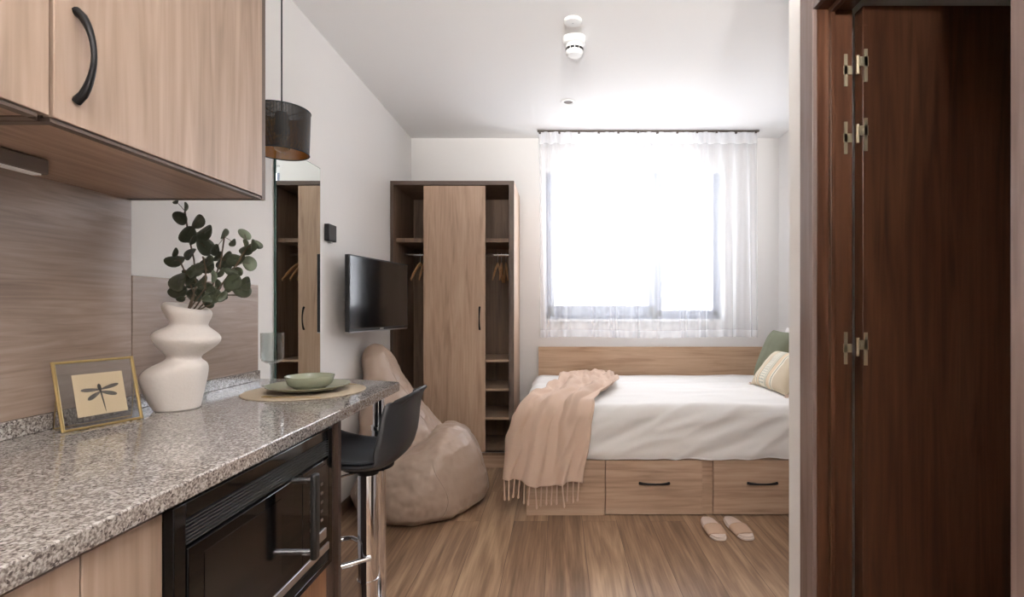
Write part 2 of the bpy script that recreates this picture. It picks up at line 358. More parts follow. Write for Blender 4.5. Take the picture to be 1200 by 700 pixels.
# window: fixed frame, left sash (wide), right sash
wf = struct('window_1', MB().box(WX0, WX0+.035, YB+.10, YB+.17, WZ0, WZ1).box(WX1-.035, WX1, YB+.10, YB+.17, WZ0, WZ1)
            .box(WX0, WX1, YB+.10, YB+.17, WZ1-.02, WZ1).box(WX0, WX1, YB+.10, YB+.17, WZ0, WZ0+.035).box(.80, .86, YB+.10, YB+.17, WZ0, WZ1), 'alu', loc=(.64, YB+.13, WZ0), bevel=.003)
def sash(x0, x1, w, wb):
    z0, z1 = WZ0+.03, WZ1-.004; y0, y1 = YB+.085, YB+.135
    f = obj('window_sash', MB().box(x0, x0+w, y0, y1, z0, z1).box(x1-w, x1, y0, y1, z0, z1).box(x0, x1, y0, y1, z0, z0+wb).box(x0, x1, y0, y1, z1-.03, z1), 'alu', wf, bevel=.004)
    obj('window_pane', MB().box(x0+w-.005, x1-w+.005, y0+.02, y0+.026, z0+wb-.005, z1-.025), 'pane', f)
    return f
obj('shutter_box', MB().box(WX0+.001, WX1-.001, YB+.04, YB+.084, 2.352, WZ1-.001), 'white', wf, bevel=.003)
s1 = sash(WX0+.02, .83, .055, .09)
sash(.84, WX1-.02, .05, .05)
obj('window_handle', MB().box(.79, .815, YB+.07, YB+.086, 1.40, 1.50).box(.795, .81, YB+.05, YB+.07, 1.46, 1.475).box(.795, .81, YB+.045, YB+.055, 1.37, 1.475), 'steel', wf, bevel=.003)
struct('trim_1', MB().box(WX0, WX1, YB-.015, YB+.10, WZ0-.02, WZ0+.002), 'white', bevel=.004)

# bathroom doorway: jambs, architraves, leaf, hinges
JY0, JY1, JZ = .804, 1.43, 2.02
jb = struct('door_1', MB().box(XH, XH+.10, JY1, JY1+.015, 0, JZ).box(XH, XH+.10, JY0-.014, JY0, 0, JZ).box(XH, XH+.10, JY0-.014, JY1+.015, JZ, JZ+.014)
            .box(XH+.032, XH+.045, JY1-.014, JY1, 0, JZ-.014).box(XH+.032, XH+.045, JY0, JY1, JZ-.014, JZ), 'walnut', loc=(XH+.05, 1.12, 0), bevel=.0015)
for mb in (MB().box(XH-.012, XH+.001, JY1, JY1+.075, 0, JZ+.07), MB().box(XH-.012, XH+.001, JY0-.072, JY0, 0, JZ+.07), MB().box(XH-.012, XH+.001, JY0, JY1, JZ, JZ+.07)):
    obj('architrave', mb, 'arch', jb, bevel=.002)
leaf = obj('door_leaf', MB().box(XH+.112, XH+.112+.60, JY1-.028, JY1+.012, .008, JZ-.006), 'walnut', jb, bevel=.002)
for zc in (1.849, 1.66, 1.073, .25):
    h = MB(); x = XH+.10
    h.box(x-.024, x-.015, JY1-.0025, JY1, zc-.045, zc+.045).box(x-.026, x-.002, JY1-.0025, JY1, zc-.012, zc+.012)
    h.box(x+.015, x+.024, JY1-.031, JY1-.028, zc-.045, zc+.045).box(x+.002, x+.026, JY1-.031, JY1-.028, zc-.002, zc+.024)
    h.tube([(x+.002, JY1-.022, zc-.02), (x+.002, JY1-.022, zc+.03)], .0045, 12)
    obj('hinge', h, 'hinge', jb)

# ------------------------------------------------------------------ kitchen
# counter slab
ct = tag(obj('granite_worktop', MB().prism([(XL, -.55), (-.632, -.55), (-.632, 2.03), (-.645, 2.056), (-.883, 2.144), (XL, 2.144)], .857, .89), 'granite', loc=(-.95, .8, .857), bevel=.003),
         'polished grey speckled granite worktop running out as a breakfast bar', 'worktop')
tag(obj('granite_upstand', MB().box(XL, XL+.02, -.55, 2.11, .8901, .93), 'granite', loc=(XL+.01, .8, .89), bevel=.002), 'low granite upstand along the back of the worktop', 'upstand')
tag(obj('splashback_panel', MB().box(XL+.001, XL+.012, -.55, 1.483, .9302, 1.496), 'splash', loc=(XL, .5, .93), bevel=.001), 'tall wood-effect splashback panel under the wall cupboards', 'splashback')
tag(obj('splashback_panel', MB().box(XL+.001, XL+.012, 1.487, 2.108, .9302, 1.28), 'splash', loc=(XL, 1.9, .93), bevel=.001), 'low wood-effect splashback panel behind the white vase', 'splashback')

# wall cupboards
XF = -.849
def wall_cupboard(y0, y1, label, hy, endp):
    t = thing('wall_cupboard', (XL+.2, (y0+y1)/2, 1.497), label, 'cupboard', 'wall cupboards over the worktop')
    e1 = y1-.018
    z0, z1 = 1.497, 2.25
    b = MB().box(XL, XL+.012, y0, y1, z0, z1).box(XL, XF-.022, y0+.018, e1, z0+.002, z0+.018).box(XL, XF-.022, y0+.018, e1, z1-.018, z1)
    obj('carcass', b, 'under', t, bevel=.001)
    obj('side_panel', MB().box(XL, XF-.002 if endp else XF-.022, e1, y1, z0, z1), 'edge', t, bevel=.001)
    obj('side_panel', MB().box(XL, XF-.022, y0, y0+.018, z0, z1), 'edge', t, bevel=.001)
    obj('edge_strip', MB().box(XF-.022, XF-.004, y0, e1, z0, z0+.006), 'edge', t)
    d = obj('door', MB().box(XF-.020, XF, y0+.003, (e1-.002 if endp else y1-.002), z0+.008, z1), 'cab', t, bevel=.0015)
    obj('handle', bow((XF, hy, 1.547), (XF, hy, 1.707), (1, 0, 0), .032, .0055), 'blackm', d)
wall_cupboard(.858, 1.485, 'wide pale oak wall cupboard with black bow handle, beside the pendant lamp', .90, True)
wall_cupboard(.25, .855, 'pale oak wall cupboard at the left edge of the photo', .32, False)
lb = thing('under_cupboard_lamp', (-1.09, .75, 1.463), 'slim grey lamp bar fixed under the wall cupboards', 'lamp')
obj('housing', MB().box(-1.105, -1.078, .45, 1.083, 1.465, 1.4968), 'edge', lb, bevel=.003)
obj('diffuser', MB().box(-1.101, -1.082, .46, 1.07, 1.462, 1.4651), 'white', lb)

# base units
FX = -.652
bc = thing('base_cupboard', (-.95, .3, 0), 'pale oak base cupboard under the worktop, left of the microwave', 'cupboard')
obj('carcass', MB().box(XL+.002, FX-.02, -.5, .842, .10, .856), 'under', bc)
obj('plinth', MB().box(XL+.002, FX-.06, -.5, .842, 0, .0995), 'edge', bc)
d = obj('door', MB().box(FX-.019, FX, .10, .697, .10, .846), 'cab', bc, bevel=.0015)
obj('handle', bow((FX, .16, .62), (FX, .16, .78), (1, 0, 0), .03, .0055), 'blackm', d)
obj('door', MB().box(FX-.019, FX, -.5, .097, .10, .846), 'cab', bc, bevel=.0015)
obj('filler_panel', MB().box(FX-.019, FX, .70, .842, .10, .846), 'cab', bc, bevel=.0015)
mc = thing('oven_housing', (-.95, 1.17, 0), 'oak base unit holding the built-in microwave, with a dark-edged end panel', 'cabinet')
obj('end_panel', MB().box(XL+.002, -.640, 1.485, 1.505, 0, .8565), 'edge2', mc, bevel=.001)
obj('carcass', MB().box(XL+.002, FX-.02, .844, 1.484, .455, .475).box(XL+.002, FX-.02, .844, .858, .10, .8565).box(XL+.002, FX-.02, .844, 1.484, .10, .118), 'under', mc)
obj('filler_strip', MB().box(FX-.019, FX, 1.438, 1.4845, .10, .8565), 'edge2', mc, bevel=.001)
obj('plinth', MB().box(XL+.002, FX-.06, .844, 1.484, 0, .0995), 'edge', mc)
dr = obj('drawer', MB().box(FX-.019, FX, .846, 1.436, .10, .468), 'amber', mc, bevel=.0015)
obj('handle', bow((FX, 1.06, .40), (FX, 1.22, .40), (1, 0, 0), .03, .0055), 'blackm', dr)

mw = thing('microwave_oven', (-.8, 1.13, .4755), 'black built-in microwave with grab handle and vent slats', 'microwave')
MY0, MY1, MZ0, MZ1 = .843, 1.432, .476, .853; MX = -.634
obj('body', MB().box(XL+.03, FX-.002, MY0+.02, MY1-.02, MZ0+.001, MZ1-.03), 'black', mw)
obj('trim_frame', MB().box(FX-.001, MX, MY0, MY0+.028, MZ0, MZ1).box(FX-.001, MX, MY1-.022, MY1, MZ0, MZ1).box(FX-.001, MX, MY0+.028, MY1-.022, .825, MZ1).box(FX-.001, MX, MY0+.028, MY1-.022, MZ0, .492), 'gloss', mw, bevel=.002)
v = MB().box(FX-.001, FX+.002, MY0+.028, MY1-.022, .776, .825)
for i in range(7): z = .780+i*.0065; v.box(FX, MX-.001, MY0+.03, MY1-.024, z, z+.0022)
obj('vent_grille', v, 'slat', mw)
v = MB().box(FX-.001, FX+.002, MY0+.028, MY1-.022, .492, .522)
for i in range(4): z = .495+i*.0062; v.box(FX, MX-.001, MY0+.03, MY1-.024, z, z+.003)
obj('vent_grille', v, 'black', mw)
dd = obj('door', MB().box(FX-.001, MX+.002, MY0+.03, 1.262, .545, .774), 'gloss', mw, bevel=.002)
obj('door_window', MB().box(MX+.002, MX+.0028, MY0+.07, 1.165, .575, .75), 'screen', dd)
hx = -.577
for zz in (.775, .605): obj('handle_post', MB().tube([(MX+.002, 1.215, zz), (hx, 1.215, zz)], .007, 12), 'chrome', dd)
obj('grip', MB().box(hx-.010, hx+.006, 1.203, 1.227, .588, .792), 'black', dd, bevel=.006)
cp = obj('control_panel', MB().box(FX-.001, MX+.001, 1.265, 1.408, .545, .774), 'gloss', mw, bevel=.002)
obj('display', MB().box(MX+.001, MX+.0018, 1.285, 1.39, .735, .762), 'screen', cp)
for i in range(5):
    for j in range(3):
        yb, zb = 1.305+j*.03, .715-i*.024; obj('button', MB().box(MX+.0005, MX+.0028, yb-.006, yb+.006, zb-.004, zb+.004), 'edge', cp, bevel=.001)
obj('release_button', MB().box(MX+.001, MX+.006, 1.335, 1.385, .565, .592), 'steel', cp, bevel=.002)
obj('steel_strip', MB().box(FX-.001, MX+.003, MY0+.03, 1.408, .5235, .5435), 'steel', mw, bevel=.0015)

# breakfast bar leg
bl = thing('support_post', (-.70, 1.99, 0), 'chrome post holding up the end of the breakfast bar', 'post')
obj('upper_tube', MB().lathe(-.70, 1.99, [(.0225, .72), (.0225, .85)], 32), 'chrome', bl)
obj('top_plate', MB().lathe(-.70, 1.99, [(.04, .848), (.04, .8565)], 32), 'chrome', bl)
obj('collar', MB().lathe(-.70, 1.99, [(.0225, .715), (.030, .715), (.030, .73), (.0225, .73)], 32), 'chrome', bl)
obj('lower_tube', MB().lathe(-.70, 1.99, [(.027, .006), (.027, .716)], 32), 'chrome', bl)
obj('foot', MB().lathe(-.70, 1.99, [(.045, 0), (.045, .008), (.03, .014)], 32), 'chrome', bl)

# ------------------------------------------------------------------ bar stool
SX, SY = -.652, 1.75
st = thing('bar_stool', (SX, SY, 0), 'black bucket-seat bar stool on a chrome column at the breakfast bar', 'bar stool')
prof = [(-.195, .712), (-.19, .703), (-.17, .69), (-.12, .672), (-.05, .660), (.03, .657), (.085, .668), (.125, .698), (.146, .745), (.155, .79), (.161, .84), (.170, .88), (.184, .91), (.190, .914)]
def pcat(t, P):
    n = len(P)-1; f = t*n; i = min(int(f), n-1); u = f-i
    p = [Vector(P[max(0, min(n, i+k))]) for k in (-1, 0, 1, 2)]
    return .5*((2*p[1])+(p[2]-p[0])*u+(2*p[0]-5*p[1]+4*p[2]-p[3])*u*u+(3*p[1]-p[0]-3*p[2]+p[3])*u**3)
def shell_pt(u, v, lift=0, wsc=1):
    p = pcat(u, [q+(0,) for q in prof]); w = (v*2-1)
    hw = (.150+.038*math.sin(min(1, u/.75)*PI*.75))*(1-.30*max(0, (u-.62)/.38)**2)*wsc
    if u < .12: hw *= math.sqrt(max(.35, 1-((.12-u)/.12)**2*.65))
    side = abs(w)**2.6
    k = max(0, min(1, (u-.42)/.2)); k = k*k*(3-2*k)
    x = p.x-.058*side*k; z = p.y+(.038*side*(1-k))-(.05*side*max(0, (u-.85)/.15))
    return (SX+x, SY+w*hw, z+lift)
obj('shell', MB().grid(46, 28, lambda u, v: shell_pt(u, v)), 'shell', st, solid=.009, angle=80)
obj('seat_pad', MB().grid(30, 24, lambda u, v: shell_pt(.06+u*.50, v, .006+.020*(math.sin(PI*u)*math.sin(PI*v))**.5, .90)), 'seat', st, solid=.006, angle=80)
obj('seat_bracket', MB().lathe(SX, SY, [(.085, .652), (.085, .646), (.04, .636), (.034, .62)], 32).box(SX-.07, SX+.07, SY-.05, SY+.05, .644, .654), 'blackm', st)
obj('column', MB().lathe(SX, SY, [(.0335, .26), (.0335, .62), (.030, .635)], 40), 'chrome', st)
obj('column_sleeve', MB().lathe(SX, SY, [(.031, .02), (.031, .258), (.036, .258), (.036, .264), (.031, .264)], 40), 'chrome', st)
fr = [(SX+.02, SY-.03, .345)]
for i in range(21):
    a = -PI/2+PI*i/20
    fr.append((SX-.10-.10*math.cos(a), SY+.12*math.sin(a), .345))
fr.append((SX+.02, SY+.03, .345))
obj('footrest', MB().tube(fr, .0085, 12), 'chrome', st)
obj('lever', MB().tube([(SX-.03, SY-.02, .63), (SX-.1, SY-.10, .628), (SX-.15, SY-.15, .622)], .004, 8), 'chrome', st)
obj('base', MB().lathe(SX, SY, [(.19, 0), (.195, .006), (.18, .014), (.07, .03), (.034, .06)], 48), 'chrome', st)

# ------------------------------------------------------------------ on the worktop
ZT = .8902
# photo frame
bl_, br_ = Vector((-1.166, 1.204, ZT+.003)), Vector((-1.111, 1.363, ZT+.003)); back = Vector((-.945, .327, 0))*.04; up = back+Vector((0, 0, .159))
FR = thing('picture_frame', (-1.15, 1.28, ZT), 'brass and glass frame holding a dragonfly print, standing beside the vase', 'picture frame')
def fp(u, v, n=0): return bl_.lerp(br_, u)+up*v+nrm*n
nrm = (br_-bl_).normalized().cross(up.normalized()); nrm = nrm if nrm.x > 0 else -nrm
e = .0
obj('brass_border', MB().tube([fp(0, 0), fp(1, 0)], .0034, 8).tube([fp(0, 1), fp(1, 1)], .0034, 8).tube([fp(0, -.012), fp(0, 1.02)], .004, 8).tube([fp(1, -.012), fp(1, 1.02)], .004, 8), 'brass', FR)
def slab(a, b, c, d, n0, n1):
    m = MB(); q = [fp(a, c, n0), fp(b, c, n0), fp(b, d, n0), fp(a, d, n0)]; q2 = [fp(a, c, n1), fp(b, c, n1), fp(b, d, n1), fp(a, d, n1)]
    return m.loft([q, q2])
obj('glass', slab(.01, .99, .015, .985, .0008, .002), 'pane2', FR); obj('glass', slab(.01, .99, .015, .985, -.002, -.0008), 'pane2', FR)
card = obj('dragonfly_print', slab(.19, .83, .16, .80, -.0004, .0004), 'paper', FR)
def poly_on(pts, n): return [fp(u, v, n) for u, v in pts]
dm = MB()
def leafpoly(cu, cv, tu, tv, w):
    pts = []
    d = Vector((tu-cu, (tv-cv))); L_ = d.length; d.normalize(); q = Vector((-d.y, d.x))
    for i in range(24):
        a = 2*PI*i/24; s_ = (1-math.cos(a))/2; ww = w*math.sin(a)*(.55+.45*s_)
        p = Vector((cu, cv))+d*L_*s_+q*ww; pts.append((p.x, p.y))
    return pts
wm = MB()
for tu, tv, w in ((.27, .555, .035), (.34, .40, .04), (.76, .60, .035), (.72, .44, .04)):
    P = leafpoly(.51, .54 if tv > .5 else .51, tu, tv, w); wm.loft([poly_on(P, .00045), poly_on(P, .0006)])
obj('dragonfly_wings', wm, 'ink', card)
P = leafpoly(.545, .19, .505, .62, .012); dm.loft([poly_on(P, .0005), poly_on(P, .0009)])
P = leafpoly(.515, .50, .50, .63, .028); dm.loft([poly_on(P, .0005), poly_on(P, .0010)])
obj('dragonfly_body', dm, 'inkd', card)
wl, wr = fp(0, .55, -.003), fp(1, .62, -.003)
fl, frr = Vector((-1.222, 1.238, ZT+.002)), Vector((-1.165, 1.395, ZT+.002))
obj('wire_stand', MB().tube([wl, fl, frr, wr], .0016, 6), 'brass', FR)

# vase
VX, VY = -1.1175, 1.50
vr = [(480, 211, 26, 0), (479.5, 211, 28, 0), (470, 209, 32, 0), (460, 207.5, 36, .0), (448, 207, 40, .03), (440, 207, 41.5, .06), (433, 209, 40, .08), (427, 213, 34, .06), (423, 216.5, 24.5, .04), (420, 218.5, 20.5, .0), (416, 219.5, 21.5, -.02),
      (411, 220.5, 29, -.05), (404, 221.5, 37, -.08), (398, 222, 42, -.1), (393, 222.5, 42, -.1), (389, 223, 37, -.08), (385, 224, 29, -.07), (381.5, 225, 22.5, -.08), (377.5, 224.5, 23.5, -.12), (371, 223, 28, -.18), (365, 222.5, 31, -.22), (360.5, 222.5, 30.2, -.23), (358, 222.5, 26, -.23), (359.5, 222.5, 22.5, -.23), (366, 222.5, 20, -.2), (376, 224, 20, -.1), (385, 224, 18, 0)]
rings = []
for y, cx, hw, tl in vr:
    z = H-(y-362)/400; z = ZT if y == 480 else z; cxx = VX+(cx-211)/400; r = hw/496
    rings.append([(cxx+r*math.cos(2*PI*i/48), VY+r*math.sin(2*PI*i/48), z+tl*r*math.cos(2*PI*i/48)*.97) for i in range(48)])
tag(obj('vase', MB().loft(rings), 'vase', loc=(VX, VY, ZT), sub=1, angle=80), 'cream ceramic vase of three stacked tilted bulges on the worktop', 'vase')
# eucalyptus
def cp_(x, y): return 160+x/2.643, 225+y/2.643
branches = [
 ([(200, 350), (185, 290), (178, 210), (160, 130), (150, 60)], 1.56, [(152, 46, 20, 80, 1), (122, 30, 16, 10, 0), (135, 82, 32, 140, 0), (157, 132, 38, 60, 0), (190, 92, 32, 60, 0), (210, 126, 42, 30, 0), (212, 170, 40, 120, 0), (175, 150, 24, 90, 0)], 'tallest eucalyptus branch, rising at the left of the vase'),
 ([(195, 352), (180, 320), (160, 270), (135, 215)], 1.52, [(118, 212, 38, 10, 0), (120, 187, 22, 50, 0), (165, 192, 36, 160, 0), (128, 277, 50, 0, 0), (165, 264, 44, 150, 0), (128, 308, 36, 10, 0), (185, 318, 36, 170, 0), (138, 332, 20, 0, 0)], 'low eucalyptus branch leaning out to the left'),
 ([(205, 352), (212, 300), (215, 240), (205, 200)], 1.50, [(216, 228, 40, 20, 0), (182, 240, 36, 40, 0), (238, 262, 26, 90, 1), (248, 292, 30, 100, 0), (222, 342, 30, 130, 0), (200, 275, 30, 60, 0), (228, 310, 26, 60, 0)], 'short eucalyptus branch in the middle of the bunch'),
 ([(212, 354), (235, 290), (262, 210), (272, 140)], 1.54, [(272, 131, 30, 110, 1), (298, 157, 24, 20, 1), (275, 216, 42, 30, 0), (304, 210, 36, 150, 0), (250, 200, 26, 70, 0), (258, 250, 26, 40, 0)], 'eucalyptus branch with a pale upright leaf at its tip'),
 ([(216, 354), (262, 290), (310, 225), (345, 170), (372, 165)], 1.50, [(335, 132, 28, 140, 1), (345, 172, 40, 20, 0), (374, 163, 24, 150, 0), (350, 222, 32, 110, 1), (312, 247, 30, 170, 0), (322, 205, 30, 60, 0)], 'eucalyptus branch reaching furthest right'),
 ([(222, 358), (255, 335), (275, 320), (312, 320)], 1.47, [(298, 280, 40, 40, 0), (338, 284, 36, 10, 0), (328, 306, 36, 160, 0), (285, 300, 22, 40, 0)], 'low drooping eucalyptus branch at the right of the vase')]
for bi, (pts, Yd, leaves, lab) in enumerate(branches):
    n = len(pts); base = Vector((VX+.03, VY, 1.02)); P = [base]
    for i, (x, y) in enumerate(pts):
        px, py = cp_(x, y); P.append(at(px, py, VY+(Yd-VY)*min(1, (i+.3)/n*1.3)))
    mouth = Vector((VX+.030+(pts[0][0]-206)/2.643/400*.8, VY+.012*math.sin(bi*2.1), 1.165)); P[1] = mouth
    t = thing('eucalyptus_branch', base, lab, 'branch', 'eucalyptus branches in the vase')
    sm = MB().tube(P, [.0022]*len(P), 6)
    lm = MB(); lm2 = MB()
    ex = []
    for k in range(4):
        a_, b_ = rnd.choice(list(zip(pts, pts[1:]))); t_ = rnd.random()
        ex.append((a_[0]+(b_[0]-a_[0])*t_+rnd.uniform(-24, 24), min(325, a_[1]+(b_[1]-a_[1])*t_+rnd.uniform(-14, 14)), rnd.uniform(20, 34), rnd.uniform(0, 180), 0))
    for (x, y, d, ang, pale) in leaves+ex:
        px, py = cp_(x, y); Yl = Yd+rnd.uniform(-.03, .03); c = at(px, py, Yl); r = d/2.643*Yl/600/2*1.4
        near = min(P[2:] or P, key=lambda q: (q-c).length); sm.tube([near.lerp(c, .0), near.lerp(c, .6)+Vector((0, 0, .002)), c], .0009, 5)
        a = R(-ang); dirv = Vector((math.cos(a), 0, -math.sin(a))); 
        fn = Vector((rnd.uniform(-.5, .5), -1, rnd.uniform(-.2, .7))).normalized(); dirv = (dirv-fn*dirv.dot(fn)).normalized(); sd = fn.cross(dirv)
        asp = .78 if d > 30 else .6; cup = rnd.uniform(.1, .35)
        tgt = lm2 if pale else lm
        def lf(u, v):
            th = 2*PI*u; rr = v; q = dirv*math.cos(th)*r*rr*1.08+sd*math.sin(th)*r*asp*1.12*rr
            return c+q+fn*(-(math.sin(th)*rr)**2*r*cup+ (math.cos(th)*rr)**2*r*.12)
        tgt.grid(18, 3, lambda u, v: lf(u, max(v, .02)))
    so = obj('stem', sm, 'stem', t)
    obj('foliage', lm, 'leaf', t, solid=.0006, angle=80)
    if lm2.v: obj('foliage', lm2, 'leaf2', t, solid=.0006, angle=80)

# placemat, plate, bowl, cutlery, glass
PX, PY = -.895, 1.81
m = MB(); m.lathe(PX, PY, [(.0, ZT), (.198, ZT), (.200, ZT+.002), (.198, ZT+.004), (0, ZT+.004)], 64)
tag(obj('placemat', m, 'mat', loc=(PX, PY, ZT)), 'round woven beige placemat on the breakfast bar', 'placemat')
QX, QY = -.885, 1.81; z = ZT+.0045
tag(obj('plate', MB().lathe(QX, QY, [(0, z), (.075, z), (.085, z+.003), (.130, z+.016), (.137, z+.020), (.138, z+.022), (.134, z+.022), (.10, z+.012), (.08, z+.007), (0, z+.006)], 64), 'sage', loc=(QX, QY, z)), 'sage green dinner plate on the beige placemat', 'plate')
z += .0065; BX, BY = -.880, 1.81
tag(obj('bowl', MB().lathe(BX, BY, [(0, z), (.045, z), (.050, z+.002), (.072, z+.018), (.080, z+.040), (.081, z+.046), (.078, z+.046), (.070, z+.022), (.05, z+.008), (0, z+.006)], 64), 'sage', loc=(BX, BY, z)), 'sage green bowl stacked on the dinner plate', 'bowl')
def cutlery(kind, a, b, label):
    a, b = Vector(a), Vector(b); d = (b-a); L_ = d.length; d.normalize(); s_ = Vector((-d.y, d.x, 0)); U = Vector((0, 0, 1))
    prof_ = [(0, .004), (.1, .0045), (.3, .003), (.62, .0025), (.70, .006), (.78, .011), (.84, .011)] if kind == 'fork' else [(0, .004), (.15, .0045), (.45, .0032), (.52, .007), (.75, .009), (.92, .007), (1, .001)]
    m = MB(); m.loft([[a+d*L_*t-s_*w, a+d*L_*t+s_*w, a+d*L_*t+s_*w+U*.0018, a+d*L_*t-s_*w+U*.0018] for t, w in prof_])
    if kind == 'fork':
        for k in (-1.5, -.5, .5, 1.5):
            c0 = a+d*L_*.835+s_*k*.006; c1 = a+d*L_+s_*k*.0055; m.tube([c0+U*.001, c1+U*.003], .0012, 6)
    return tag(obj(kind, m, 'brass', loc=a), label, kind)
zc = ZT+.0042
cutlery('fork', (-.775, 1.662, zc), (-.965, 1.668, zc), 'gold fork lying on the placemat in front of the plate')
cutlery('table_knife', (-.775, 1.958, zc), (-.965, 1.962, zc), 'gold knife lying on the placemat behind the plate')
GX, GY = -1.10, 1.965
g = thing('wine_glass', (GX, GY, ZT), 'smoky grey stemmed wine glass behind the placemat', 'glass')
z = ZT
obj('bowl', MB().lathe(GX, GY, [(.004, z+.083), (.022, z+.085), (.036, z+.094), (.0405, z+.108), (.041, z+.20), (.039, z+.20), (.0385, z+.11), (.034, z+.097), (.02, z+.0885), (.001, z+.087)], 40), 'smoke', g)
obj('stem', MB().lathe(GX, GY, [(.010, z+.006), (.0072, z+.012), (.0065, z+.04), (.0072, z+.075), (.012, z+.0835)], 24), 'smoke2', g)
obj('foot', MB().lathe(GX, GY, [(.036, z), (.0365, z+.002), (.02, z+.004), (.008, z+.007)], 40), 'smoke2', g)

# ------------------------------------------------------------------ left wall: mirror, control, tv, pendant
mr = thing('wall_mirror', (XL, 2.45, .3), 'tall frameless mirror on the left wall behind the breakfast bar', 'mirror')
obj('glass_sheet', MB().box(XL+.002, XL+.010, 2.243, 2.66, .30, 1.912), 'glassedge', mr)
obj('mirror_surface', MB().box(XL+.010, XL+.0105, 2.245, 2.658, .302, 1.910), 'mirror', mr)
sw = thing('wall_thermostat', (XL, 2.77, 1.59), 'small square black control box on the left wall', 'thermostat')
obj('housing', MB().box(XL, XL+.028, 2.725, 2.815, 1.547, 1.637), 'black', sw, bevel=.003)
obj('sensor', MB().box(XL+.006, XL+.02, 2.76, 2.785, 1.538, 1.5475), 'steel', sw)

tv = thing('television', (-1.09, 3.15, 1.054), 'black flat television on a swivel wall arm', 'television')
pL, pR = Vector((-1.151, 2.81, 0)), Vector((-1.029, 3.488, 0)); dx = (pR-pL); W = dx.length; dx.normalize(); nn = Vector((dx.y, -dx.x, 0))
def tvp(u, n, z): return pL+dx*u+nn*n+Vector((0, 0, z))
def tvbox(u0, u1, n0, n1, z0, z1):
    return MB().loft([[tvp(u0, n0, z), tvp(u1, n0, z), tvp(u1, n1, z), tvp(u0, n1, z)] for z in (z0, z1)])
obj('bezel', tvbox(0, W, -.028, 0, 1.054, 1.484), 'black', tv, bevel=.003)
obj('screen', tvbox(.008, W-.008, 0, .0008, 1.072, 1.476), 'screen', tv)
obj('rear_housing', tvbox(.10, W-.10, -.060, -.027, 1.09, 1.36), 'black', tv, bevel=.012)
obj('badge', tvbox(W/2-.02, W/2+.02, 0, .0015, 1.059, 1.066), 'steel', tv)
obj('lower_strip', tvbox(.01, W-.01, -.012, .001, 1.049, 1.055), 'steel', tv)
obj('wall_bracket', MB().box(XL, XL+.02, 3.10, 3.20, 1.17, 1.37).loft([[tvp(u, n, z) for u, n in ((W/2-.05, -.062), (W/2+.05, -.062), (W/2+.05, -.08), (W/2-.05, -.08))] for z in (1.2, 1.34)]).tube([(XL+.02, 3.15, 1.27), tvp(W/2, -.075, 1.27)], .014, 10), 'blackm', tv)

LX, LY = -1.083, 2.0
pn = thing('pendant_lamp', (LX, LY, ZC), 'black perforated drum pendant lamp with gold lining', 'lamp')
obj('cable', MB().tube([(LX, LY, ZC), (LX, LY, 1.95)], .003, 8), 'black', pn)
obj('ceiling_rose', MB().lathe(LX, LY, [(.045, ZC), (.045, ZC-.02), (.01, ZC-.03)], 32), 'black', pn)
def shade(r0, r1, z0, z1, nm, mt):
    m = MB(); n = 64
    m.lathe(LX, LY, [(r0+(r1-r0)*i/6, z0+(z1-z0)*i/6) for i in range(7)], n, False)
    m.uv = [((i % n)/n*2*PI*.1, (z0+(z1-z0)*(i//n)/6)) for i in range(7*n)]
    return obj(nm, m, mt, pn)
sh = shade(.098, .103, 1.790, 1.956, 'shade', 'perf')
shade(.0968, .1018, 1.791, 1.955, 'shade_lining', 'perfg')
for rr, zz in ((.098, 1.790), (.103, 1.956)):
    obj('shade_ring', MB().tube([(LX+rr*math.cos(2*PI*i/48), LY+rr*math.sin(2*PI*i/48), zz) for i in range(49)], .0022, 6), 'black', pn)
for a in (0, 2*PI/3, 4*PI/3): obj('shade_spoke', MB().tube([(LX+.02*math.cos(a), LY+.02*math.sin(a), 1.935), (LX+.103*math.cos(a), LY+.103*math.sin(a), 1.956)], .0015, 6), 'black', pn)
obj('lamp_holder', MB().lathe(LX, LY, [(.006, 1.955), (.022, 1.948), (.026, 1.93), (.024, 1.90), (.027, 1.895), (.026, 1.87), (.018, 1.862)], 24), 'black', pn)
obj('bulb', MB().lathe(LX, LY, [(.012, 1.865), (.016, 1.85), (.03, 1.83), (.032, 1.815), (.022, 1.80), (.004, 1.794)], 24), 'bulb', pn)

# ------------------------------------------------------------------ wardrobe
WL, WR, WF, WB, WT = XL+.002, -.332, 3.79, YB-.001, 2.13
wd = thing('wardrobe', ((WL+WR)/2, 4.05, 0), 'oak wardrobe with one sliding door and open compartments each side', 'wardrobe')
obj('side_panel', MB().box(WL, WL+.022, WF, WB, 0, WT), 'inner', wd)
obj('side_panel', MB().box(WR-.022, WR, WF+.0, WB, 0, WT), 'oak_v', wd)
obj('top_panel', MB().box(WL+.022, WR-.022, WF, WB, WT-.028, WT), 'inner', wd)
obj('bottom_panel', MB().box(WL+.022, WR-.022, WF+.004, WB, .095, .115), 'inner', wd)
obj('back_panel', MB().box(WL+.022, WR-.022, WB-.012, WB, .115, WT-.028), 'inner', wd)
obj('plinth', MB().box(WL+.022, WR-.022, WF+.02, WF+.04, 0, .095), 'oak_h', wd)
obj('dark_edging', MB().box(WL, WL+.022, WF-.003, WF-.0002, 0, WT).box(WR-.038, WR, WF-.003, WF-.0002, 0, WT).box(WL+.022, WR-.038, WF-.003, WF-.0002, WT-.03, WT), 'edge', wd)
obj('inner_stile', MB().box(WR-.038, WR-.022, WF, WF+.05, .115, WT-.028), 'edge', wd)
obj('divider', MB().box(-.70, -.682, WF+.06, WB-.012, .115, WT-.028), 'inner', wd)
obj('track', MB().box(WL+.022, WR-.038, WF+.004, WF+.045, .115, .120), 'steel', wd)
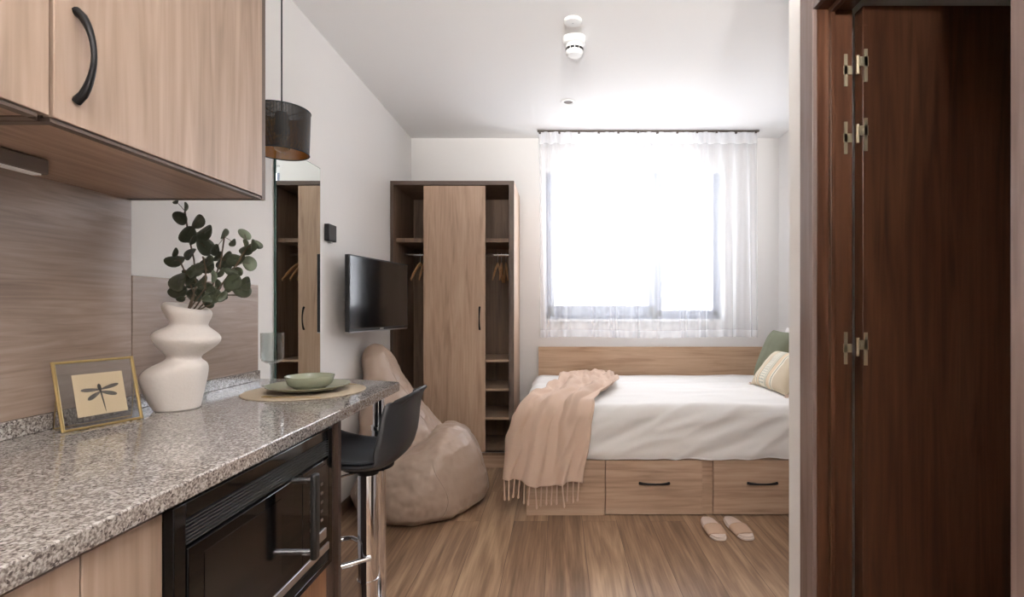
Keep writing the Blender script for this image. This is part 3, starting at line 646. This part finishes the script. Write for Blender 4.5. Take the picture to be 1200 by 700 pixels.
dr = obj('sliding_door', MB().box(-1.004, -.546, WF+.006, WF+.026, .121, WT-.034), 'oak_v', wd, bevel=.001)
obj('handle', bow((-.588, WF+.006, 1.03), (-.588, WF+.006, 1.195), (0, -1, 0), .026, .0055), 'blackm', dr)
for x0, x1 in ((WL+.022, -.70), (-.682, WR-.022)):
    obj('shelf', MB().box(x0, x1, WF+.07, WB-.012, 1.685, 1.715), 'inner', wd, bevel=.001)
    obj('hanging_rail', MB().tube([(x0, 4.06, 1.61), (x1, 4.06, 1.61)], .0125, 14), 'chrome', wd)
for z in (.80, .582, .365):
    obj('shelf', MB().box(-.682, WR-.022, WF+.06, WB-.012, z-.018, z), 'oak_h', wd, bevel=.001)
def hanger():
    t = thing('clothes_hanger', (0, 0, 0), 'x', 'hanger', 'wooden hangers in the wardrobe')
    pts = []; rr = []
    for i in range(17):
        y = -.19+.38*i/16; z = -.072-.135*(abs(y)/.19)**1.25; pts.append((0, y, z)); rr.append(.014 if 1 < i < 15 else .009)
    obj('arms', MB().tube(pts, rr, 10, sx=.55), 'hanger', t)
    hk = [(0, 0, -.08), (0, 0, -.035)]
    for i in range(12): a = -PI/2+i*(PI*1.25)/11; hk.append((0, .016*math.cos(a), -.0+.016*math.sin(a)-.0035))
    obj('hook', MB().tube(hk, .0018, 6), 'steel', t)
    return t
h0 = hanger(); h0.location = (-1.095, 4.06, 1.6125)
HL = ['leftmost of the hangers in the left wardrobe compartment', 'middle wooden hanger in the left wardrobe compartment', 'wooden hanger closest to the sliding door in the left compartment',
      'leftmost hanger in the narrow right wardrobe compartment', 'middle hanger in the narrow right wardrobe compartment', 'rightmost hanger, beside the wardrobe side panel']
for i, (x, a) in enumerate(((-1.10, -6), (-1.07, 4), (-1.045, 9), (-.485, -5), (-.455, 2), (-.42, 10))):
    h = h0 if i == 0 else copy_tree(h0)
    h.location = (x, 4.06, 1.6100); h.rotation_euler = (0, 0, R(a)); h['label'] = HL[i]

# ------------------------------------------------------------------ bed
BX0, BY0 = -.187, 2.945; BX1 = XR-.004
bd = thing('divan_bed', (.85, 3.6, 0), 'oak divan bed with drawers along its front', 'bed')
obj('box', MB().box(BX0, BX1, BY0+.004, YB-.03, 0, .320), 'oak_h', bd, bevel=.001)
def bdrawer(x0, x1, hx):
    d = obj('drawer_front', MB().box(x0, x1, BY0-.018, BY0+.003, .006, .316), 'oak_h', bd, bevel=.0015)
    obj('handle', bow((hx-.085, BY0-.018, .185), (hx+.085, BY0-.018, .185), (0, -1, .0), .022, .006), 'blackm', d)
bdrawer(.266, .820, .545); bdrawer(.884, 1.44, 1.162); obj('end_panel', MB().box(1.50, BX1, BY0-.018, BY0+.003, .006, .316), 'oak_h', bd)
obj('front_panel', MB().box(BX0, .262, BY0-.016, BY0+.003, 0, .316), 'oak_h', bd, bevel=.001)
tag(obj('headboard', MB().box(-.172, BX1, YB-.026, YB-.001, .30, .862), 'head', loc=(.85, YB-.02, .3), bevel=.002), 'long low oak headboard panel on the wall below the window', 'headboard')
def rbox(x0, x1, y0, y1, z0, z1, r, nx, ny, nz):
    m = MB()
    def face(fn, nu, nv): m.grid(nu, nv, fn)
    L3 = lambda a, b, t: a+(b-a)*t
    face(lambda u, v: (L3(x0, x1, u), L3(y0, y1, v), z1), nx, ny); face(lambda u, v: (L3(x0, x1, u), L3(y0, y1, v), z0), nx, ny)
    face(lambda u, v: (L3(x0, x1, u), y0, L3(z0, z1, v)), nx, nz); face(lambda u, v: (L3(x0, x1, u), y1, L3(z0, z1, v)), nx, nz)
    face(lambda u, v: (x0, L3(y0, y1, u), L3(z0, z1, v)), ny, nz); face(lambda u, v: (x1, L3(y0, y1, u), L3(z0, z1, v)), ny, nz)
    out = []
    for p in m.v:
        q = Vector((min(max(p[0], x0+r), x1-r), min(max(p[1], y0+r), y1-r), min(max(p[2], z0+r*.6), z1-r))); d = Vector(p)-q
        if d.length > 1e-6:
            rr = r if p[2] > (z0+z1)/2 else r*.6
            mx = max(abs(d.x), abs(d.y), abs(d.z)); d = d.normalized()*min(mx, r) if mx > 0 else d
        out.append((q+d, d.normalized() if d.length > 1e-6 else Vector((0, 0, 1))))
    return m, out
DX0, DX1, DY0, DY1, DZ0, DZ1 = -.205, XR-.006, 2.915, YB-.028, .322, .632
m, pv = rbox(DX0, DX1, DY0, DY1, DZ0, DZ1, .075, 130, 90, 22)
def fold(p, n):
    x, y, z = p; front = max(0, -n.y)
    d = 0
    q = Vector((x*1.2+z*1.6, z*7-x*3.2, y*.8)); a = noise.noise(q*1.6); d += (.5-abs(a))*.036*front
    q2 = Vector((x*2.1+z*3, z*15-x*7, 2)); d += (.4-abs(noise.noise(q2)))*.010*front
    if n.z > .3:
        d += .010*noise.noise(Vector((x*1.3, y*2.2, 5)))+(.3-abs(noise.noise(Vector((x*2.0+y, y*7-x*1.6, 1)))))*.011*n.z
        d += .012*math.sin(PI*min(1, max(0, (y-DY0)/(DY1-DY0))))
    if n.x < -.3: d += .012*noise.noise(Vector((y*5, z*3, 3)))
    return d
vv = []
for p, n in pv:
    w = p+n*fold(p, n)
    if p.z < DZ0+.12: w.z += .010*abs(noise.noise(Vector((p.x*2.3, p.y*2.3, 0))))*(1-(p.z-DZ0)/.12)
    w.x = min(w.x, XR-.003); w.y = min(w.y, YB-.0275); vv.append(w)
m.v = vv
dv = obj('quilt', m, 'linen', loc=(.85, 3.6, .325), angle=180)
wl_ = dv.modifiers.new('weld', 'WELD'); wl_.merge_threshold = .0008
tag(dv, 'crumpled white quilt and mattress covering the bed top', 'quilt')

# throw
def smooth(a, b, t): t = max(0, min(1, (t-a)/(b-a))); return t*t*(3-2*t)
def interp(tab, q):
    for (a, va), (b, vb) in zip(tab, tab[1:]):
        if q <= b: return va+(vb-va)*smooth(a, b, q)
    return tab[-1][1]
XLt = [(0, .14), (.18, .02), (.36, .0), (.50, -.08), (.60, -.20), (.66, -.27), (.75, -.31), (1, -.325)]
XRt = [(0, .36), (.18, .42), (.36, .41), (.46, .34), (.56, .25), (.64, .205), (.75, .18), (1, .135)]
S0, S1, S2 = 1.24, 0.0, .40       # length on top, corner, hang
TOPL, HANG, RC = 1.22, .375, .075
def throw_pt(u, v):
    xl, xr = interp(XLt, u), interp(XRt, u); x = xl+(xr-xl)*v
    tot = TOPL+RC*PI/2+HANG
    # u .62 = front edge
    s = u/.62*TOPL if u < .62 else TOPL+(u-.62)/.38*(RC*PI/2+HANG)
    T = DZ1+.012
    hang = 0
    if s < TOPL: y = DY0+RC+TOPL-s; z = T; ny, nz = 0, 1
    elif s < TOPL+RC*PI/2:
        a = (s-TOPL)/RC; y = DY0+RC-(RC+.014)*math.sin(a); z = T-RC+RC*math.cos(a); ny, nz = -math.sin(a), math.cos(a)
    else: hang = s-TOPL-RC*PI/2; y = DY0-.014-.02*hang; z = T-RC-hang; ny, nz = -1, 0
    y = min(y, YB-.10)
    dome = .02*math.sin(PI*max(0, min(1, (y-DY0)/(DY1-DY0))))
    z += dome*nz
    # left side of the bed: slides over the edge and wraps round the corner
    over = max(0, (DX0+.07)-x)
    if over > 0:
        if nz > .5: z -= over*.42+over**2*1.2
        else: z -= (over*.42+over**2*1.2)*(1-min(1, hang/HANG))
        y += (over*over*2.6+over*.12)*(1-nz)
    # folds running down the throw
    fu = v*1.0+.10*math.sin(u*5+1)
    A = .012+.028*smooth(.15, .6, u)+.006*smooth(.6, 1, u)
    f = A*(math.sin(fu*2*PI*3.1+1.0+2.0*noise.noise(Vector((v*2, u*3, 0))))*.6+ .9*(.35-abs(noise.noise(Vector((v*6+u*2.5, u*3.0, 3)))))*1.4)
    crump = (1-smooth(.3, .62, u))*(  .050*abs(noise.noise(Vector((x*7+u*5, u*8, 1))))+.022*noise.noise(Vector((x*20, u*16, 4))))
    f = max(f, -.002)+.013+crump
    p = Vector((x, y+ny*f, z+nz*f))
    p.x += .010*noise.noise(Vector((u*6, v*3, 9)))
    if hang: p.z += .014*math.sin(v*9)*smooth(0, HANG, hang)
    return p
tw = tag(obj('throw_blanket', MB().grid(130, 84, throw_pt), 'throw', loc=(-.05, 2.93, .45), solid=.005, angle=180), 'peach fringed throw blanket draped over the corner of the bed', 'blanket')
for i in range(15):
    v = (i+.3)/15; p = throw_pt(1, v); L_ = .115+rnd.uniform(-.01, .01); sw_ = rnd.uniform(-.01, .01)
    pts = [p+Vector((sw_*t, -.002, -L_*t+.004)) for t in (0, .25, .5, .75, .88, .94, 1.0)]
    obj('tassel', MB().tube(pts, [.0035, .0045, .004, .0045, .0065, .007, .003], 7), 'throw', tw)
for i in range(7):
    v = (i+.3)/7; p = throw_pt(0, v); pts = [p, p+Vector((.02, .015, -.004)), p+Vector((.05+.01*i, .02, -.016)), p+Vector((.075+.008*i, .01, -.018))]
    obj('tassel', MB().tube(pts, [.003, .0045, .004, .006], 6), 'throw', tw)

# cushions
def pillow(w, h, t, n=34, pinch=.05, seed=0):
    m = MB()
    def pt(u, v, s):
        a, b = u*2-1, v*2-1
        th = t/2*((1-a**4)*(1-b**4))**.55*(1-.15*(a*a+b*b)/2)
        x = a*w/2*(1-pinch*(1-a*a)*0-pinch*(b*b)*0-pinch*(1-b*b)*abs(a)**3); y = b*h/2*(1-pinch*(1-a*a)*abs(b)**3)
        z = s*(th+.0008)+.006*noise.noise(Vector((a*3, b*3, seed+s)))*(1-a*a)*(1-b*b)
        return (x, y, z)
    m.grid(n, n, lambda u, v: pt(u, v, 1)); m.grid(n, n, lambda u, v: pt(u, v, -1)); return m
def place(o, loc, xax, yax):
    xax = Vector(xax).normalized(); yax = Vector(yax); yax = (yax-xax*yax.dot(xax)).normalized(); z = xax.cross(yax)
    o.matrix_world = Matrix(((xax.x, yax.x, z.x, loc[0]), (xax.y, yax.y, z.y, loc[1]), (xax.z, yax.z, z.z, loc[2]), (0, 0, 0, 1)))
cu = obj('striped_cushion', pillow(.50, .30, .13), 'cushion', angle=180); place(cu, (1.475, 3.40, .765), (.05, -1, 0), (.62, .03, .78))
tag(cu, 'cream lumbar cushion with woven stripes and tasselled corners, front of the pillows', 'cushion')
for sx_, sy_ in ((-1, -1), (-1, 1), (1, -1), (1, 1)):
    ts = MB()
    for k in range(9):
        a = math.atan2(sy_*.7, sx_)+(k-4)*.16; c0 = (sx_*.243, sy_*.142, 0); c1 = (sx_*.243+.035*math.cos(a), sy_*.142+.035*math.sin(a), .006*math.sin(k*2)); ts.tube([c0, c1], [.002, .0035], 5)
    o = obj('tassel', ts, 'throw'); o.parent = cu
gc = obj('green_cushion', pillow(.42, .42, .15, seed=4), 'green', angle=180); place(gc, (1.575, 3.70, .825), (.05, -1, 0), (.36, .03, .93))
tag(gc, 'plain sage green cushion leaning behind the striped one', 'cushion')
wp = obj('bed_pillow', pillow(.62, .40, .14, seed=8), 'linen', angle=180); place(wp, (1.785, 3.73, .835), (.0, -1, 0), (.06, 0, .99))
tag(wp, 'white bed pillow propped against the right wall', 'pillow')

# slippers
def slipper(cx, heel, toe, name, label):
    Y0, Y1 = toe, heel; L_ = Y1-Y0
    def hw(t):      # t 0 toe .. 1 heel
        return .046*math.sin(PI*min(1, max(0.0, (t*.90+.05))))**.42*(1-.16*t)
    def outline(t, k, g=0): return hw(t)*k
    t_ = thing('slipper', (cx, (Y0+Y1)/2, 0), label, 'slipper', 'pair of house slippers')
    def sheet(z0, z1, sc, nm, mt):
        N_ = 40; P = []
        for i in range(N_):
            a = 2*PI*i/N_; yy = (1-math.cos(a))/2; w = .051*abs(math.sin(a))**.55*(1-.14*yy)*(1 if math.sin(a) > 0 else -1)
            skew = (.010*(1-yy)*(1 if cx > .9 else -1))*0
            P.append((cx+w*sc+skew, Y0+L_*(.5+(yy-.5)*sc)))
        return obj(nm, MB().prism(P, z0, z1), mt, t_, bevel=.003)
    sheet(0.0005, .012, 1, 'sole', 'sole'); sheet(.0121, .020, .95, 'insole', 'insole')
    def strap(u, v):
        t = .17+.31*u; a = PI*v; w = .051*math.sin(math.acos(max(-1, min(1, 1-2*t))))**.55*(1-.14*t)*1.03
        hgt = .018+.012*u
        return (cx-math.cos(a)*w, Y0+L_*t-.006*math.sin(a)*(1-2*u), .006+hgt*math.sin(a)**.6)
    obj('strap', MB().grid(12, 24, strap), 'slip', t_, solid=.005, angle=80)
    return t_
slipper(.822, 2.875, 2.60, 'slipper', 'left one of the two pink open-toe slippers on the floor')
sl = slipper(.958, 2.88, 2.605, 'slipper', 'right one of the two pink open-toe slippers on the floor'); sl.rotation_euler = (0, 0, R(5))

# ------------------------------------------------------------------ bean bag
bb = MB()
def ring(cx, cy, rx, ry, z, tx=0, n=40, k=0):
    out = []
    for i in range(n):
        a = 2*PI*i/n; w = 1+.02*math.sin(a*3+k)+.012*math.sin(a*7+k*2)
        out.append((max(XL+.016, cx+rx*w*math.cos(a)), cy+ry*w*math.sin(a), max(.002, z+tx*math.cos(a))))
    return out
body = [(-.84, .20, .20, .003, 0), (-.84, .33, .33, .004, 0), (-.835, .38, .375, .04, 0), (-.835, .40, .395, .11, 0), (-.83, .385, .39, .19, .01), (-.82, .345, .37, .27, .03), (-.80, .285, .33, .34, .05), (-.785, .22, .27, .385, .06), (-.775, .14, .18, .415, .06), (-.77, .04, .05, .425, .06)]
bb.loft([ring(cx, 3.11, rx, ry, z, tx, k=z*9) for cx, rx, ry, z, tx in body])
cone = [(-.98, .26, .32, .05, 0), (-.98, .265, .33, .25, 0), (-.985, .262, .31, .36, -.02), (-1.00, .245, .285, .45, -.03), (-1.035, .205, .245, .55, -.04), (-1.07, .168, .205, .65, -.04), (-1.105, .132, .165, .75, -.03), (-1.135, .10, .13, .84, -.02), (-1.155, .072, .095, .91, 0), (-1.165, .045, .06, .945, 0), (-1.17, .012, .015, .955, 0)]
bb.loft([ring(cx, 3.24, rx, ry, z, tx, k=z*14) for cx, rx, ry, z, tx in cone])
bb.loft([ring(-.81+.01*k_, 3.28, .225*q, .22*q, z, .05, k=k_) for k_, (q, z) in enumerate(((.5, .1), (.95, .2), (1, .30), (.93, .34), (.75, .375), (.4, .40), (.1, .41)))])
bag = obj('bean_bag_chair', bb, 'bag', loc=(-.85, 3.15, 0), angle=180)
rmd = bag.modifiers.new('rem', 'REMESH'); rmd.mode = 'VOXEL'; rmd.voxel_size = .009; rmd.use_smooth_shade = True
smd = bag.modifiers.new('sm', 'SMOOTH'); smd.iterations = 5; smd.factor = .5
tx1 = bpy.data.textures.new('wrinkle', 'CLOUDS'); tx1.noise_scale = .16; tx1.noise_depth = 3
dm1 = bag.modifiers.new('d1', 'DISPLACE'); dm1.texture = tx1; dm1.strength = .04; dm1.mid_level = .5; dm1.texture_coords = 'LOCAL'
tx2 = bpy.data.textures.new('crease', 'MUSGRAVE') if False else bpy.data.textures.new('crease', 'MARBLE'); tx2.noise_scale = .22; tx2.turbulence = 9; tx2.noise_depth = 2
dm2 = bag.modifiers.new('d2', 'DISPLACE'); dm2.texture = tx2; dm2.strength = .009; dm2.mid_level = .5; dm2.texture_coords = 'LOCAL'
sm2 = bag.modifiers.new('sm2', 'SMOOTH'); sm2.iterations = 2; sm2.factor = .5
tag(bag, 'slouchy taupe bean bag chair against the left wall below the television', 'bean bag')

bpy.context.view_layer.update()
_ev = bag.evaluated_get(bpy.context.evaluated_depsgraph_get())
def seam(pts):
    out = []
    for p, c in pts:
        o_ = Vector(p)-bag.location; d_ = (Vector(c)-Vector(p)).normalized(); hit, loc, nr, _ = _ev.ray_cast(o_, d_)
        if hit: out.append(loc+bag.location+nr*.0005)
    if len(out) > 3: obj('seam', MB().tube(out, .0028, 6), 'bag', bag, angle=180)
for az in (-150, -62, -8, 60):
    a = R(az); seam([((-.82+1.0*math.cos(a+.10*math.sin(k*.3)), 3.12+1.0*math.sin(a+.10*math.sin(k*.3)), .03+.34*k/16), (-.82, 3.12, .03+.30*k/16)) for k in range(17)])
seam([((-.2, 3.23-.15, .50+.44*k/14), (-1.12, 3.23-.05, .50+.42*k/14)) for k in range(15)])

# ------------------------------------------------------------------ curtain
CY = 4.148; CX0, CX1, CZ0, CZ1 = -.165, 1.60, .950, 2.612
cr = thing('curtain_rail', (.7, CY, ZC), 'thin dark curtain rail fixed to the ceiling above the window', 'curtain rail')
obj('track', MB().box(CX0-.01, CX1+.02, CY-.012, CY+.012, ZC-.012, ZC-.0002), 'rail', cr, bevel=.002)
for i in range(12):
    x = CX0+.01+i*(CX1-CX0-.02)/11; obj('hook', MB().box(x-.008, x+.008, CY-.022, CY+.004, ZC-.028, ZC-.012), 'rail', cr)
def curt(u, v):        # u across, v 0 top .. 1 bottom
    ph = u*2*PI*19+2.2*noise.noise(Vector((u*6, 3, 0))); wob = noise.noise(Vector((u*7, v*.7, 0)))
    a = (.010+.030*max(0, .45+wob))
    gather = 1-.6*math.exp(-((u)/.09)**2)*0
    x = CX0+(CX1-CX0)*(u+.010*math.sin(ph*.5+1.3)*v+.012*noise.noise(Vector((u*5, v*1.5, 4)))*v)
    big = math.sin(ph+1.1*math.sin(u*17)+v*.6*wob)
    sharp = math.copysign(abs(big)**.75, big)
    y = CY+a*(.55+.45*v)*sharp+.012*noise.noise(Vector((u*11, v*2, 7)))*v
    # gathered tighter at the left end
    x += .02*v*math.sin(u*40)*math.exp(-(u/.12)**2)
    z = CZ1+(CZ0-CZ1)*v+.006*math.sin(u*9)*v
    x += (.012 if u > .9 else 0)*v
    return (x, y, z)
ctn = thing('sheer_curtain', (.7, CY, CZ0), 'sheer white voile curtain hanging across the window', 'curtain')
obj('voile', MB().grid(440, 46, curt), 'sheer', ctn, angle=180)
def head(u, v):
    x, y, z = curt(u, v*.055); return (x, y-.004, z)
obj('header_tape', MB().grid(440, 4, head), 'sheer2', ctn, angle=180)
def hem(u, v):
    x, y, z = curt(u, .965+v*.035); return (x, y-.002, z)
obj('hem', MB().grid(440, 2, hem), 'sheer2', ctn, angle=180)

# ------------------------------------------------------------------ ceiling fittings
def ceiling_disc(x, y):
    t = thing('ceiling_cover_plate', (x, y, ZC), 'flat round white cover plate on the ceiling, nearest the camera', 'cover plate')
    obj('plate', MB().lathe(x, y, [(.045, ZC), (.046, ZC-.008), (.040, ZC-.013), (0.001, ZC-.014)], 40), 'white', t)
    obj('screw', MB().lathe(x, y, [(.003, ZC-.0135), (.003, ZC-.0155), (.001, ZC-.016)], 12), 'steel', t)
ceiling_disc(.07, 2.565)
sd = thing('smoke_detector', (.078, 2.70, ZC), 'domed white smoke detector on the ceiling', 'smoke detector')
sx, sy = .083, 2.74
sd.location = (sx, sy, ZC)
obj('base', MB().lathe(sx, sy, [(.064, ZC), (.064, ZC-.012), (.058, ZC-.030), (.046, ZC-.036)], 48), 'white', sd)
obj('neck', MB().lathe(sx, sy, [(.046, ZC-.036), (.046, ZC-.056)], 48), 'white', sd)
sl_ = MB()
for i in range(12):
    a0 = 2*PI*i/12+.05; a1 = a0+2*PI/12-.1
    q = [[(sx+r*math.cos(a), sy+r*math.sin(a), zz) for r, zz in ((.044, ZC-.056), (.0480, ZC-.056), (.0480, ZC-.068), (.044, ZC-.068))] for a in [a0+(a1-a0)*k/4 for k in range(5)]]
    sl_.loft(q)
obj('slot_ring', sl_, 'black', sd)
obj('cap', MB().lathe(sx, sy, [(.0455, ZC-.056), (.0462, ZC-.068), (.0475, ZC-.069), (.046, ZC-.080), (.036, ZC-.090), (.001, ZC-.093)], 48), 'white', sd)
def downlight(x, y, e, label):
    t = thing('downlight', (x, y, ZC), label, 'downlight', 'recessed ceiling lights')
    obj('ring', MB().lathe(x, y, [(.040, ZC-.001), (.052, ZC-.001), (.054, ZC-.004), (.051, ZC-.008), (.036, ZC-.009), (.030, ZC-.003)], 40, False), 'white', t)
    obj('lens', MB().lathe(x, y, [(.001, ZC-.004), (.033, ZC-.004), (.033, ZC-.002), (.001, ZC-.002)], 32), 'glow' if e > 10 else 'edge', t)
    if e > 10:
        l = light('added_hall_beam', 'SPOT', (x, y, ZC-.02), (0, 0, 0), e*(2.2 if y > 0 else .8), (1, .955, .91), spot_size=R(150), spot_blend=.8, shadow_soft_size=.12); 
for (p, e) in HALL_FILL: downlight(p[0], p[1], e, 'unseen recessed fill light added over the entrance hall, nearest the '+('kitchen' if p[1] > 0 else 'rear wall'))  # added fill lamps out of view, shaped like the real downlight
downlight(.065, 3.57, 0, 'small white recessed downlight in the ceiling near the window')

for ux in (-.55, .25):  # unseen uplighters added to bounce extra light off the ceiling
    t = thing('added_wall_uplighter', (ux, -1.6, 1.95), 'unseen white uplighter added as fill on the rear wall behind the viewer, on the '+('kitchen side' if ux < 0 else 'bathroom side'), 'fill lamp', 'added wall uplighters')
    obj('back_plate', MB().box(ux-.05, ux+.05, -1.6, -1.585, 1.90, 2.02), 'white', t, bevel=.003)
    obj('reflector', MB().lathe(ux, -1.50, [(.03, 1.92), (.075, 1.97), (.085, 2.0), (.082, 2.0), (.07, 1.972), (.02, 1.925)], 32, False), 'white', t)
    obj('lamp', MB().lathe(ux, -1.50, [(.001, 1.93), (.03, 1.93), (.03, 1.95), (.001, 1.95)], 24), 'glow', t)
    l = light('added_uplighter_beam', 'SPOT', (ux, -1.50, 2.03), (0, 0, 0), UP_FILL, (1, .985, .965), spot_size=R(84), spot_blend=1, shadow_soft_size=.10)
    l.rotation_euler = (Vector((.55, 1.3, 3.75))-Vector((ux, -1.5, 2.03))).to_track_quat('-Z', 'Y').to_euler()

# ------------------------------------------------------------------ view outside
ap = thing('apartment_building', (2, 22, -4), 'pale apartment building seen faintly through the sheer curtain', 'building')
obj('wall', MB().box(-9, 14, 20, 26, -8, 3.1), 'facade', ap)
obj('roof', MB().box(-9.3, 14.3, 19.7, 26.3, 3.1, 3.4), 'dim', ap)
for i in range(7):
    for k in (-.4, -3.4): obj('window', MB().box(-7.5+i*3, -6.2+i*3, 19.95, 20.01, k, k+1.6), 'dim', ap)
